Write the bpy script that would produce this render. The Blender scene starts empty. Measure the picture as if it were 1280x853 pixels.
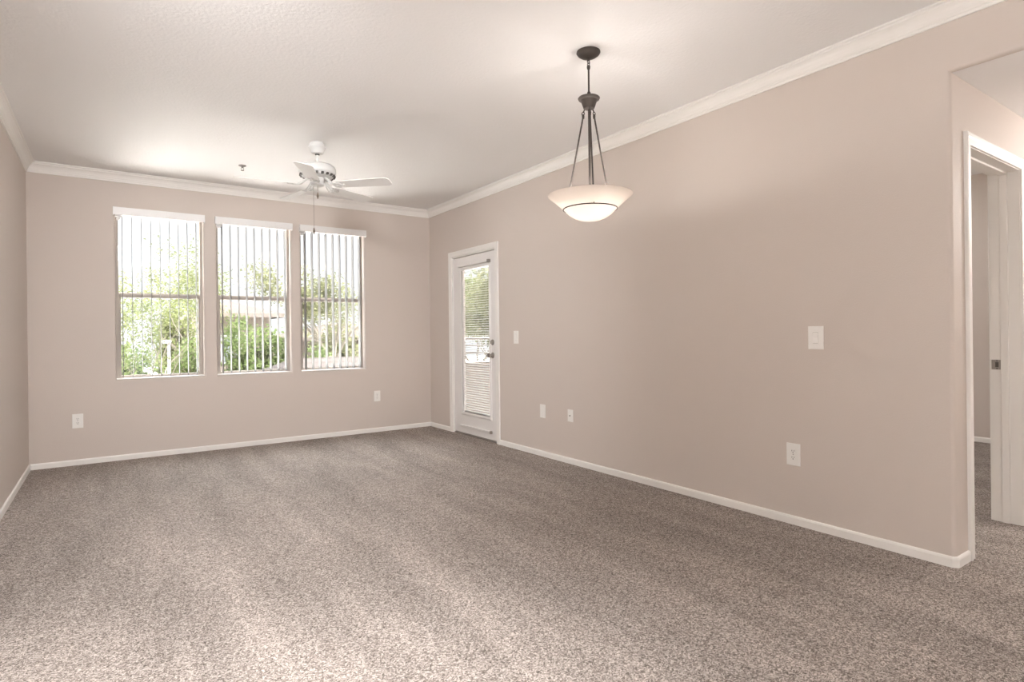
import bpy, bmesh, math, random
from mathutils import Vector, Matrix
PI = math.pi
C = bpy.context.scene.collection

# ------------------------------------------------------------------ camera, sky, sun, exposure
cam_d = bpy.data.cameras.new('camera')
cam = bpy.data.objects.new('camera', cam_d)
C.objects.link(cam)
R_ = Vector((0.82145, -0.57016, -0.01145)); F_ = Vector((0.5702, 0.8215, 0.0)).normalized()
U_ = R_.cross(F_).normalized(); R_ = F_.cross(U_).normalized()
cam.matrix_world = Matrix(((R_.x, U_.x, -F_.x, -3.36424), (R_.y, U_.y, -F_.y, -6.67584),
                           (R_.z, U_.z, -F_.z, 1.16086), (0, 0, 0, 1)))
cam_d.sensor_width = 36.0
cam_d.lens = 724.79 / 1280 * 36
cam_d.shift_y = -8.733 / 1280
cam_d.clip_start = 0.02
cam_d.clip_end = 500
bpy.context.scene.camera = cam

W = bpy.data.worlds.new('world')
bpy.context.scene.world = W
W.use_nodes = True
wn = W.node_tree
wn.nodes['Background'].inputs[0].default_value = (0.93, 0.97, 1.0, 1)
# hazy sky: white near the horizon, several times brighter overhead
w_tc = wn.nodes.new('ShaderNodeTexCoord')
w_sep = wn.nodes.new('ShaderNodeSeparateXYZ')
wn.links.new(w_tc.outputs['Generated'], w_sep.inputs[0])
w_mr = wn.nodes.new('ShaderNodeMapRange')
w_mr.interpolation_type = 'SMOOTHSTEP'
w_mr.inputs['From Min'].default_value = 0.16
w_mr.inputs['From Max'].default_value = 0.75
w_mr.inputs['To Min'].default_value = 0.35
w_mr.inputs['To Max'].default_value = 4.8
wn.links.new(w_sep.outputs['Z'], w_mr.inputs['Value'])
wn.links.new(w_mr.outputs[0], wn.nodes['Background'].inputs[1])

sun_d = bpy.data.lights.new('sun', 'SUN')
sun_d.energy = 18.5
sun_d.angle = math.radians(25)
sun_d.color = (1.0, 0.96, 0.91)
sun = bpy.data.objects.new('sun', sun_d)
C.objects.link(sun)
sun.rotation_euler = Vector((-0.5, 0.08, -0.86)).to_track_quat('-Z', 'Y').to_euler()
sun.location = (8, 4, 14)

sc = bpy.context.scene
sc.view_settings.view_transform = 'Standard'
sc.view_settings.look = 'None'
sc.view_settings.exposure = 1.87
sc.view_settings.gamma = 1.0
sc.view_settings.use_curve_mapping = False
sc.cycles.max_bounces = 16
sc.cycles.diffuse_bounces = 10
sc.cycles.transparent_max_bounces = 24
sc.cycles.transmission_bounces = 8
sc.cycles.sample_clamp_indirect = 6.0
sc.cycles.use_denoising = True

def area(name, loc, size, rot, power, color, portal=False):
    d = bpy.data.lights.new(name, 'AREA')
    d.shape = 'RECTANGLE'
    d.size, d.size_y = size
    d.energy = power
    d.color = color
    o = bpy.data.objects.new(name, d)
    o.location = loc
    o.rotation_euler = rot
    C.objects.link(o)
    if portal:
        d.cycles.is_portal = True
    return o

RW = 3.962     # room width
H = 2.743      # ceiling
YB = -9.6      # wall behind the camera
YH = -5.585    # corner where the hall begins
WINS = [(-3.314, -2.566), (-2.446, -1.706), (-1.600, -0.862)]
WZ0, WZ1 = 0.768, 2.385

for ua, ub in WINS:   # daylight through the windows, the patio door and the added rear opening
    area('daylight_portal', ((ua + ub) / 2, 0.16, (WZ0 + WZ1) / 2), (ub - ua, WZ1 - WZ0), (-PI / 2, 0, 0), 1, (1, 1, 1), True)
area('daylight_portal', (-3.05, YB - 0.16, 1.13), (1.6, 2.14), (PI / 2, 0, 0), 1, (1, 1, 1), True)
# unseen spot lights, added to brighten the room from out of frame
def spot(name, loc, aim, power, deg, soft=0.12):
    d = bpy.data.lights.new(name, 'SPOT')
    d.energy = power
    d.spot_size = math.radians(deg)
    d.spot_blend = 1.0
    d.shadow_soft_size = soft
    d.color = (1.0, 0.985, 0.98)
    o = bpy.data.objects.new(name, d)
    o.location = loc
    o.rotation_euler = (Vector(aim) - Vector(loc)).to_track_quat('-Z', 'Y').to_euler()
    C.objects.link(o)
# added fill spots above the view, one of them turned towards the windows
spot('fill_spot', (-3.25, -5.55, 2.70), (-3.45, -4.9, 0.0), 200, 90)
spot('fill_spot', (-3.5, -5.0, 2.62), (-1.5, -0.4, 1.0), 160, 94, 0.30)
area('fill_uplight', (-2.9, -7.8, 1.75), (0.6, 0.6), (PI, 0, 0), 28, (1.0, 0.985, 0.98))  # unseen area light, added to lift the ceiling by bounce from behind
hall_d = bpy.data.lights.new('hall_lamp', 'POINT')
hall_d.energy = 17
hall_d.shadow_soft_size = 0.12
hall_d.color = (1.0, 0.97, 0.94)
hall = bpy.data.objects.new('hall_lamp', hall_d)
hall.location = (2.2, -6.45, 2.1)
C.objects.link(hall)
area('bedroom_fill', (2.2, -3.6, 2.72), (0.35, 0.35), (0, 0, 0), 8, (1.0, 0.97, 0.95))  # unseen area light, added to brighten the bedroom

# ------------------------------------------------------------------ materials
def mat(name, col=(0.8, 0.8, 0.8), rough=0.5, metal=0.0, spec=0.5, bump=None, emit=None):
    m = bpy.data.materials.new(name)
    m.use_nodes = True
    nt = m.node_tree
    b = nt.nodes['Principled BSDF']
    b.inputs['Base Color'].default_value = (*col, 1)
    b.inputs['Roughness'].default_value = rough
    b.inputs['Metallic'].default_value = metal
    b.inputs['Specular IOR Level'].default_value = spec
    if bump:
        tc = nt.nodes.new('ShaderNodeTexCoord')
        n = nt.nodes.new('ShaderNodeTexNoise')
        n.inputs['Scale'].default_value = bump[0]
        n.inputs['Detail'].default_value = bump[2] if len(bump) > 2 else 2.0
        nt.links.new(tc.outputs['Object'], n.inputs['Vector'])
        bp = nt.nodes.new('ShaderNodeBump')
        bp.inputs['Strength'].default_value = bump[1]
        bp.inputs['Distance'].default_value = 0.004
        nt.links.new(n.outputs['Fac'], bp.inputs['Height'])
        nt.links.new(bp.outputs['Normal'], b.inputs['Normal'])
    if emit:
        b.inputs['Emission Color'].default_value = (*emit[0], 1)
        b.inputs['Emission Strength'].default_value = emit[1]
    return m

def mottled(name, c1, c2, scale, rough=0.8, detail=3.0, trans=0.0):
    m = mat(name, c1, rough, spec=0.06)
    nt = m.node_tree
    b = nt.nodes['Principled BSDF']
    tc = nt.nodes.new('ShaderNodeTexCoord')
    n = nt.nodes.new('ShaderNodeTexNoise')
    n.inputs['Scale'].default_value = scale
    n.inputs['Detail'].default_value = detail
    r = nt.nodes.new('ShaderNodeValToRGB')
    r.color_ramp.elements[0].position = 0.3
    r.color_ramp.elements[1].position = 0.7
    r.color_ramp.elements[0].color = (*c1, 1)
    r.color_ramp.elements[1].color = (*c2, 1)
    nt.links.new(tc.outputs['Object'], n.inputs['Vector'])
    nt.links.new(n.outputs['Fac'], r.inputs['Fac'])
    nt.links.new(r.outputs['Color'], b.inputs['Base Color'])
    if trans > 0:
        t = nt.nodes.new('ShaderNodeBsdfTranslucent')
        nt.links.new(r.outputs['Color'], t.inputs['Color'])
        mx = nt.nodes.new('ShaderNodeMixShader')
        mx.inputs[0].default_value = trans
        nt.links.new(b.outputs[0], mx.inputs[1])
        nt.links.new(t.outputs[0], mx.inputs[2])
        nt.links.new(mx.outputs[0], nt.nodes['Material Output'].inputs['Surface'])
    return m

def glass_mat(name, tint=(1, 1, 1), gloss=0.06):
    m = bpy.data.materials.new(name)
    m.use_nodes = True
    nt = m.node_tree
    nt.nodes.remove(nt.nodes['Principled BSDF'])
    t = nt.nodes.new('ShaderNodeBsdfTransparent')
    t.inputs[0].default_value = (*tint, 1)
    g = nt.nodes.new('ShaderNodeBsdfGlossy')
    g.inputs['Roughness'].default_value = 0.02
    mx = nt.nodes.new('ShaderNodeMixShader')
    mx.inputs[0].default_value = gloss
    nt.links.new(t.outputs[0], mx.inputs[1])
    nt.links.new(g.outputs[0], mx.inputs[2])
    nt.links.new(mx.outputs[0], nt.nodes['Material Output'].inputs['Surface'])
    return m

def translucent_mat(name, col, tcol, f, rough=0.4):
    m = mat(name, col, rough)
    nt = m.node_tree
    t = nt.nodes.new('ShaderNodeBsdfTranslucent')
    t.inputs[0].default_value = (*tcol, 1)
    mx = nt.nodes.new('ShaderNodeMixShader')
    mx.inputs[0].default_value = f
    nt.links.new(nt.nodes['Principled BSDF'].outputs[0], mx.inputs[1])
    nt.links.new(t.outputs[0], mx.inputs[2])
    nt.links.new(mx.outputs[0], nt.nodes['Material Output'].inputs['Surface'])
    return m

def carpet_mat():
    m = mat('carpet', (0.3, 0.25, 0.22), 0.95, spec=0.1)
    nt = m.node_tree
    L = nt.links.new
    b = nt.nodes['Principled BSDF']
    tc = nt.nodes.new('ShaderNodeTexCoord')
    # wobble, so the tufts are no tidy cells
    wob = nt.nodes.new('ShaderNodeTexNoise')
    wob.inputs['Scale'].default_value = 60
    L(tc.outputs['Object'], wob.inputs['Vector'])
    vm = nt.nodes.new('ShaderNodeVectorMath'); vm.operation = 'SCALE'
    vm.inputs['Scale'].default_value = 0.02
    L(wob.outputs['Color'], vm.inputs[0])
    va = nt.nodes.new('ShaderNodeVectorMath'); va.operation = 'ADD'
    L(tc.outputs['Object'], va.inputs[0]); L(vm.outputs[0], va.inputs[1])
    v = nt.nodes.new('ShaderNodeTexVoronoi')
    v.inputs['Scale'].default_value = 215
    L(va.outputs[0], v.inputs['Vector'])
    sep = nt.nodes.new('ShaderNodeSeparateColor')
    L(v.outputs['Color'], sep.inputs[0])
    n = nt.nodes.new('ShaderNodeTexNoise')
    n.inputs['Scale'].default_value = 380
    n.inputs['Detail'].default_value = 3
    L(tc.outputs['Object'], n.inputs['Vector'])
    mixf = nt.nodes.new('ShaderNodeMath'); mixf.operation = 'MULTIPLY_ADD'
    mixf.inputs[1].default_value = 0.55
    L(sep.outputs[0], mixf.inputs[0])
    half = nt.nodes.new('ShaderNodeMath'); half.operation = 'MULTIPLY_ADD'
    half.inputs[1].default_value = 1.1; half.inputs[2].default_value = -0.33
    L(n.outputs['Fac'], half.inputs[0])
    L(half.outputs[0], mixf.inputs[2])
    r = nt.nodes.new('ShaderNodeValToRGB')
    r.color_ramp.elements[0].position = 0.12
    r.color_ramp.elements[0].color = (0.062, 0.051, 0.043, 1)
    r.color_ramp.elements[1].position = 0.92
    r.color_ramp.elements[1].color = (0.82, 0.74, 0.69, 1)
    e = r.color_ramp.elements.new(0.5)
    e.color = (0.33, 0.285, 0.255, 1)
    L(mixf.outputs[0], r.inputs['Fac'])
    # pile brushed this way and that by the vacuum cleaner
    mp = nt.nodes.new('ShaderNodeMapping')
    mp.inputs['Rotation'].default_value = (0, 0, math.radians(-22))
    mp.inputs['Scale'].default_value = (2.2, 0.35, 1)
    L(tc.outputs['Object'], mp.inputs['Vector'])
    br = nt.nodes.new('ShaderNodeTexNoise')
    br.inputs['Scale'].default_value = 1.3
    br.inputs['Detail'].default_value = 4
    br.inputs['Roughness'].default_value = 0.6
    L(mp.outputs[0], br.inputs['Vector'])
    rr = nt.nodes.new('ShaderNodeMapRange')
    rr.inputs['From Min'].default_value = 0.35; rr.inputs['From Max'].default_value = 0.65
    rr.inputs['To Min'].default_value = 0.84; rr.inputs['To Max'].default_value = 1.16
    L(br.outputs['Fac'], rr.inputs['Value'])
    mul = nt.nodes.new('ShaderNodeVectorMath'); mul.operation = 'SCALE'
    L(r.outputs['Color'], mul.inputs[0]); L(rr.outputs[0], mul.inputs['Scale'])
    L(mul.outputs[0], b.inputs['Base Color'])
    bp = nt.nodes.new('ShaderNodeBump')
    bp.inputs['Strength'].default_value = 0.8
    bp.inputs['Distance'].default_value = 0.006
    L(mixf.outputs[0], bp.inputs['Height'])
    L(bp.outputs['Normal'], b.inputs['Normal'])
    return m

def roof_mat(name, c1, c2):
    """Tiles in level courses, with a dark joint under each course."""
    m = mottled(name, c1, c2, 3.0)
    nt = m.node_tree
    b = nt.nodes['Principled BSDF']
    tc = nt.nodes.new('ShaderNodeTexCoord')
    w = nt.nodes.new('ShaderNodeTexWave')
    w.bands_direction = 'Z'
    w.wave_profile = 'SAW'
    w.inputs['Scale'].default_value = 3.4
    w.inputs['Distortion'].default_value = 0.3
    nt.links.new(tc.outputs['Object'], w.inputs['Vector'])
    bp = nt.nodes.new('ShaderNodeBump')
    bp.inputs['Strength'].default_value = 1.0
    bp.inputs['Distance'].default_value = 0.05
    nt.links.new(w.outputs['Fac'], bp.inputs['Height'])
    nt.links.new(bp.outputs['Normal'], b.inputs['Normal'])
    src = b.inputs['Base Color'].links[0].from_socket
    th = nt.nodes.new('ShaderNodeMapRange')
    th.inputs['From Min'].default_value = 0.10
    th.inputs['From Max'].default_value = 0.28
    th.inputs['To Min'].default_value = 0.45
    th.inputs['To Max'].default_value = 1.0
    nt.links.new(w.outputs['Fac'], th.inputs['Value'])
    mul = nt.nodes.new('ShaderNodeVectorMath'); mul.operation = 'SCALE'
    nt.links.new(src, mul.inputs[0]); nt.links.new(th.outputs[0], mul.inputs['Scale'])
    nt.links.new(mul.outputs[0], b.inputs['Base Color'])
    return m

M_wall = mat('wall_paint', (0.62, 0.558, 0.512), 0.62, spec=0.35, bump=(150, 0.22))
M_ceil = mat('ceiling_paint', (0.83, 0.828, 0.825), 0.55, spec=0.4, bump=(55, 0.45, 3))
M_trim = mat('trim_paint', (0.83, 0.815, 0.785), 0.38)
M_door = mat('door_paint', (0.80, 0.785, 0.77), 0.4)
M_plate = mat('plate_plastic', (0.84, 0.83, 0.80), 0.35)
M_gap_shade = mat('gap_shade_grey', (0.30, 0.29, 0.27), 0.7)  # grey standing in for the shade around a switch rocker
M_slot = mat('slot_dark', (0.10, 0.09, 0.08), 0.6)
M_frame = mat('window_aluminium', (0.42, 0.375, 0.335), 0.5, metal=0.0, spec=0.25)
M_glass = glass_mat('window_glass')
M_vane = translucent_mat('vane_plastic', (0.24, 0.235, 0.23), (0.40, 0.39, 0.38), 0.3)
M_val = mat('valance_plastic', (0.83, 0.83, 0.83), 0.35)
M_slat = translucent_mat('slat_plastic', (0.42, 0.41, 0.39), (0.4, 0.38, 0.36), 0.12)
M_metal = mat('satin_nickel', (0.40, 0.375, 0.35), 0.30, metal=1.0)
M_steel = mat('strike_steel', (0.36, 0.34, 0.32), 0.38, metal=1.0)
M_fan = mat('fan_white', (0.66, 0.665, 0.655), 0.42)
M_blade = mat('blade_white', (0.78, 0.78, 0.77), 0.45)
M_vent = mat('vent_dark', (0.09, 0.085, 0.08), 0.6)
M_chain = mat('chain_brass', (0.15, 0.12, 0.095), 0.5, metal=0.3)
M_bronze = mat('aged_bronze', (0.060, 0.049, 0.043), 0.5, metal=0.15, bump=(90, 0.2))
M_bowl = translucent_mat('alabaster_glass', (0.88, 0.83, 0.78), (0.59, 0.55, 0.515), 0.5, 0.25)
M_bulb = mat('bulb_glow', (1, 0.95, 0.9), 0.3, emit=((1.0, 0.95, 0.91), 50.0))
M_sprk = mat('sprinkler_metal', (0.20, 0.185, 0.17), 0.45, metal=0.3)
M_carpet = carpet_mat()
M_stucco = mat('stucco', (0.30, 0.275, 0.245), 0.9, bump=(60, 0.4))
M_house = mat('house_stucco', (0.09, 0.074, 0.063), 0.9, bump=(20, 0.3))
M_roof = roof_mat('roof_tile', (0.034, 0.027, 0.023), (0.046, 0.037, 0.032))
M_roof_pale = roof_mat('roof_tile_pale', (0.031, 0.0262, 0.024), (0.039, 0.0335, 0.031))
M_iron = mat('railing_iron', (0.16, 0.14, 0.12), 0.5, metal=0.4)
M_ground = mottled('gravel', (0.64, 0.61, 0.58), (0.74, 0.72, 0.69), 6.0)
M_concrete = mottled('concrete', (0.45, 0.43, 0.40), (0.52, 0.50, 0.46), 8.0)
M_bark = mottled('bark', (0.07, 0.062, 0.05), (0.11, 0.10, 0.08), 12.0)
M_leafA = mottled('leaf_pale', (0.051, 0.060, 0.022), (0.085, 0.097, 0.040), 2.5, trans=0.52)
M_leafB = mottled('leaf_dense', (0.041, 0.057, 0.021), (0.079, 0.104, 0.037), 2.0, trans=0.5)
M_leafC = mottled('leaf_olive', (0.069, 0.074, 0.038), (0.111, 0.114, 0.062), 2.0, trans=0.52)
M_post = mat('post_white', (0.22, 0.22, 0.215), 0.5)
M_pane = mat('far_window', (0.12, 0.13, 0.14), 0.15)

# ------------------------------------------------------------------ mesh helpers
def bmn():
    return bmesh.new()

def box(bm, x0, x1, y0, y1, z0, z1, bev=0.0):
    vs = [bm.verts.new((x, y, z)) for z in (z0, z1) for y in (y0, y1) for x in (x0, x1)]
    fs = [bm.faces.new([vs[i] for i in f]) for f in ((0, 2, 3, 1), (4, 5, 7, 6), (0, 1, 5, 4), (2, 6, 7, 3), (0, 4, 6, 2), (1, 3, 7, 5))]
    if bev:
        es = list({e for f in fs for e in f.edges})
        bmesh.ops.bevel(bm, geom=es, offset=bev, segments=2, affect='EDGES', profile=0.5)

def tube(bm, pts, r, n=10, caps=True):
    pts = [Vector(p) for p in pts]
    rs = r if isinstance(r, (list, tuple)) else [r] * len(pts)
    rings = []
    ref = None
    for i, p in enumerate(pts):
        d = (pts[min(i + 1, len(pts) - 1)] - pts[max(i - 1, 0)]).normalized()
        if ref is None:
            ref = d.orthogonal().normalized()
        a = (ref - d * ref.dot(d))
        a = a.normalized() if a.length > 1e-6 else d.orthogonal().normalized()
        ref = a
        b = d.cross(a)
        rings.append([bm.verts.new(p + (a * math.cos(2 * PI * k / n) + b * math.sin(2 * PI * k / n)) * rs[i]) for k in range(n)])
    for A, B in zip(rings, rings[1:]):
        for k in range(n):
            bm.faces.new((A[k], A[(k + 1) % n], B[(k + 1) % n], B[k]))
    if caps:
        bm.faces.new(rings[0][::-1])
        bm.faces.new(rings[-1])

def lathe(bm, prof, loc=(0, 0, 0), n=40, M=None):
    """prof: (r, z) pairs from one end to the other."""
    M = M or Matrix.Translation(Vector(loc))
    rings = []
    for r, z in prof:
        if r < 1e-5:
            rings.append([bm.verts.new(M @ Vector((0, 0, z)))])
        else:
            rings.append([bm.verts.new(M @ Vector((r * math.cos(2 * PI * k / n), r * math.sin(2 * PI * k / n), z))) for k in range(n)])
    for A, B in zip(rings, rings[1:]):
        for k in range(n):
            a0, a1 = A[k % len(A)], A[(k + 1) % len(A)]
            b0, b1 = B[k % len(B)], B[(k + 1) % len(B)]
            vs = []
            for q in (a0, a1, b1, b0):
                if q not in vs:
                    vs.append(q)
            if len(vs) > 2:
                bm.faces.new(vs)

def torus(bm, R, r, loc, M=None, n=40, m=8):
    M = M or Matrix.Translation(Vector(loc))
    g = [[bm.verts.new(M @ Vector(((R + r * math.cos(2 * PI * j / m)) * math.cos(2 * PI * i / n), (R + r * math.cos(2 * PI * j / m)) * math.sin(2 * PI * i / n), r * math.sin(2 * PI * j / m)))) for j in range(m)] for i in range(n)]
    for i in range(n):
        for j in range(m):
            bm.faces.new((g[i][j], g[(i + 1) % n][j], g[(i + 1) % n][(j + 1) % m], g[i][(j + 1) % m]))

def prism(bm, poly, f0, f1):
    """poly: 2-D points; f0, f1 map (a, b) to the two ends."""
    A = [bm.verts.new(f0(*p)) for p in poly]
    B = [bm.verts.new(f1(*p)) for p in poly]
    n = len(poly)
    for i in range(n):
        bm.faces.new((A[i], A[(i + 1) % n], B[(i + 1) % n], B[i]))
    bm.faces.new(A[::-1])
    bm.faces.new(B)

def sweep(bm, path, prof, normals=None, closed=False):
    """path: plan points; prof: closed outline of (d, z), d to the left of the path's direction."""
    n = len(path)
    segs = n if closed else n - 1
    nr = []
    for i in range(segs):
        a, b = Vector(path[i]), Vector(path[(i + 1) % n])
        d = (b - a).normalized()
        nr.append(Vector((-d.y, d.x)))
    rings = []
    for i in range(n):
        if closed:
            n1, n2 = nr[i - 1], nr[i]
        else:
            n1, n2 = nr[max(i - 1, 0)], nr[min(i, segs - 1)]
        off = (n1 + n2) / (1 + n1.dot(n2))
        rings.append([bm.verts.new((path[i][0] + off.x * d, path[i][1] + off.y * d, z)) for d, z in prof])
    m = len(prof)
    for i in range(segs):
        A, B = rings[i], rings[(i + 1) % n]
        for k in range(m):
            bm.faces.new((A[k], A[(k + 1) % m], B[(k + 1) % m], B[k]))
    if not closed:
        bm.faces.new(rings[0][::-1])
        bm.faces.new(rings[-1])

def obj(name, bm, m, parent=None, smooth=False, at=None, kind=None):
    """One mesh object; vertices are given in world space, the object's origin is its parent's (or AT)."""
    o0 = Vector(at) if at is not None else (Vector(parent['base']) if parent is not None and 'base' in parent else Vector((0, 0, 0)))
    bmesh.ops.recalc_face_normals(bm, faces=bm.faces[:])
    if o0.length:
        bmesh.ops.translate(bm, verts=bm.verts[:], vec=-o0)
    me = bpy.data.meshes.new(name)
    bm.to_mesh(me)
    bm.free()
    me.materials.append(m)
    if smooth:
        for p in me.polygons:
            p.use_smooth = True
        me.set_sharp_from_angle(angle=math.radians(38))
    o = bpy.data.objects.new(name, me)
    C.objects.link(o)
    if parent is not None:
        o.parent = parent
        o.location = o0 - Vector(parent['base'])
    else:
        o.location = o0
    o['base'] = [float(v) for v in o0]
    BASES.append(o)
    if kind:
        o['kind'] = kind
    return o

BASES = []
def tag(o, label=None, cat=None, group=None, kind=None):
    if label:
        o['label'] = label
    if cat:
        o['category'] = cat
    if group:
        o['group'] = group
    if kind:
        o['kind'] = kind
    return o

def thing(name, loc, label, cat, group=None, kind=None):
    o = bpy.data.objects.new(name, None)
    o.empty_display_size = 0.1
    o.location = loc
    o['base'] = [float(v) for v in loc]
    BASES.append(o)
    C.objects.link(o)
    return tag(o, label, cat, group, kind)

def arc_rects(ua, ub, za, zb, r, depth, steps=4):
    """Rings of a hole in a wall with rounded plaster edges: (rect, depth)."""
    out = []
    if r > 0:
        for k in range(steps + 1):
            t = PI / 2 * k / steps
            e = r * (1 - math.sin(t))
            out.append(((ua - e, ub + e, za - e, zb + e), r * (1 - math.cos(t))))
    else:
        out.append(((ua, ub, za, zb), 0.0))
    out.append(((ua, ub, za, zb), depth))
    return out

def wall_panel(bm, P, u0, u1, z0, z1, depth, holes, back=True):
    """P(u, d, z) -> world; holes: (ua, ub, za, zb, edge radius)."""
    def grid(d, rects):
        us = sorted({u0, u1, *[v for r in rects for v in r[:2]]})
        zs = sorted({z0, z1, *[v for r in rects for v in r[2:4]]})
        us = [u for u in us if u0 - 1e-9 <= u <= u1 + 1e-9]
        zs = [z for z in zs if z0 - 1e-9 <= z <= z1 + 1e-9]
        vs = {}
        def v(u, z):
            if (u, z) not in vs:
                vs[(u, z)] = bm.verts.new(P(u, d, z))
            return vs[(u, z)]
        for a, b in zip(us, us[1:]):
            for c, e in zip(zs, zs[1:]):
                mu, mz = (a + b) / 2, (c + e) / 2
                if any(r[0] < mu < r[1] and r[2] < mz < r[3] for r in rects):
                    continue
                bm.faces.new((v(a, c), v(b, c), v(b, e), v(a, e)))
    grid(0.0, [(h[0] - h[4], h[1] + h[4], h[2] - h[4], h[3] + h[4]) for h in holes])
    if back:
        grid(depth, [h[:4] for h in holes])
    for h in holes:
        rings = []
        for (a, b, c, e), d in arc_rects(*h, depth):
            rings.append([bm.verts.new(P(*q)) for q in ((a, d, c), (b, d, c), (b, d, e), (a, d, e))])
        for A, B in zip(rings, rings[1:]):
            for k in range(4):
                bm.faces.new((A[k], A[(k + 1) % 4], B[(k + 1) % 4], B[k]))

# ------------------------------------------------------------------ the setting: floor, walls, ceiling
bm = bmn()
box(bm, -RW - 0.15, 4.1, YB - 0.15, 0.0, -0.16, 0.0)
tag(obj('floor', bm, M_carpet), 'speckled taupe cut-pile carpet covering the whole floor', 'floor', kind='structure')

bm = bmn()
box(bm, -RW - 0.15, 4.1, YB - 0.15, 0.15, H, H + 0.16)
tag(obj('ceiling', bm, M_ceil), 'white textured ceiling over the living room', 'ceiling', kind='structure')

PB = lambda u, d, z: (u, d, z)                # back wall, y = 0
PR = lambda u, d, z: (d, u, z)                # right wall, x = 0
PL = lambda u, d, z: (-RW - d, u, z)
PF = lambda u, d, z: (u, YB - d, z)
PH = lambda u, d, z: (u, YH + d, z)           # hall wall facing the camera

bm = bmn()
wall_panel(bm, PB, -RW, 0.0, 0.0, H, 0.16, [(a, b, WZ0, WZ1, 0.016) for a, b in WINS])
tag(obj('wall_back', bm, M_wall, smooth=True), 'beige back wall with the three windows', 'wall', kind='structure')

DY0, DY1, DZ = -1.538, -0.585, 2.080          # rough opening of the patio door
BR = 0.020
bm = bmn()
wall_panel(bm, PR, YH + BR, 0.0, 0.0, H, 0.13, [(DY0, DY1, -0.02, DZ, 0.0)])
arc = [(BR * (1 - math.cos(t)), YH + BR * (1 - math.sin(t))) for t in [PI / 2 * k / 6 for k in range(7)]]
arc.append((0.13, YH))
for (xa, ya), (xb, yb) in zip(arc, arc[1:]):
    vs = [bm.verts.new(q) for q in ((xa, ya, 0), (xb, yb, 0), (xb, yb, H), (xa, ya, H))]
    bm.faces.new(vs)
HZ = 2.41
prof = [(0.0, H), (0.0, HZ + BR)] + [(BR * (1 - math.cos(t)), HZ + BR * (1 - math.sin(t))) for t in [PI / 2 * k / 6 for k in range(1, 7)]] + [(BR, HZ + 0.012), (0.13, HZ + 0.012), (0.13, H)]
prism(bm, prof, lambda a, b: (a, YH + BR, b), lambda a, b: (a, -6.85, b))
box(bm, 0.0, 0.13, YB, -6.85, 0.0, H)
tag(obj('wall_right', bm, M_wall, smooth=True), 'long beige right wall running to the hall opening', 'wall', kind='structure')

bm = bmn()
wall_panel(bm, PL, YB, 0.0, 0.0, H, 0.13, [])
tag(obj('wall_left', bm, M_wall), 'beige left wall beside the windows', 'wall', kind='structure')

bm = bmn()
wall_panel(bm, PF, -RW, 0.0, 0.0, H, 0.13, [(-3.85, -2.25, 0.06, 2.2, 0.0)])
tag(obj('wall_front', bm, M_wall), 'beige wall behind the viewer with a glazed opening added for daylight', 'wall', kind='structure')
r = thing('window_4', (-3.05, YB, 0.06), 'unseen sliding glass door added behind the viewer for daylight', 'window', kind='structure')  # made-up glazing, added to let daylight in from behind the camera
bm = bmn()
for a, b in ((-3.85, -3.79), (-3.09, -3.01), (-2.31, -2.25)):
    box(bm, a, b, YB - 0.10, YB - 0.05, 0.06, 2.2)
for a, b in ((0.06, 0.12), (2.14, 2.2)):
    box(bm, -3.85, -2.25, YB - 0.099, YB - 0.051, a, b)
obj('frame', bm, M_trim, r)
bm = bmn()
box(bm, -3.80, -2.3, YB - 0.078, YB - 0.072, 0.11, 2.15)
obj('glass', bm, M_glass, r)

DX0, DX1, DHZ = 0.205, 1.044, 2.108           # rough opening of the hall door
bm = bmn()
wall_panel(bm, PH, 0.13, 3.4, 0.0, H, 0.14, [(DX0, DX1, -0.02, DHZ, 0.0)])
tag(obj('wall_hall', bm, M_wall), 'beige hall wall around the white cased doorway', 'wall', kind='structure')
bm = bmn()
box(bm, 0.13, 3.4, -6.98, -6.85, 0.0, H)
box(bm, 3.4, 3.53, -6.98, YH, 0.0, H)
tag(obj('wall_hall_far', bm, M_wall), 'beige end and side wall of the hall', 'wall', kind='structure')
bm = bmn()
box(bm, BR, 3.4, -6.85, YH, HZ, HZ + 0.2)
tag(obj('hall_ceiling', bm, M_ceil), 'lower white ceiling over the hall', 'ceiling', kind='structure')
bm = bmn()
box(bm, 3.95, 4.08, -5.445, -1.9, 0.0, H)
tag(obj('wall_bedroom', bm, M_wall), 'shaded beige bedroom wall beyond the hall doorway', 'wall', kind='structure')
bm = bmn()
wall_panel(bm, lambda u, d, z: (u, -1.9 + d, z), 0.13, 3.95, 0.0, H, 0.13, [(1.2, 2.8, 0.8, 2.2, 0.0)])
tag(obj('wall_bedroom_balcony', bm, M_wall), 'bedroom wall with its window to the balcony', 'wall', kind='structure')
bm = bmn()
box(bm, 3.4, 3.95, YH, -5.445, 0.0, H)
tag(obj('wall_bedroom_hall', bm, M_wall), 'short wall joining the hall and the bedroom', 'wall', kind='structure')

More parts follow.
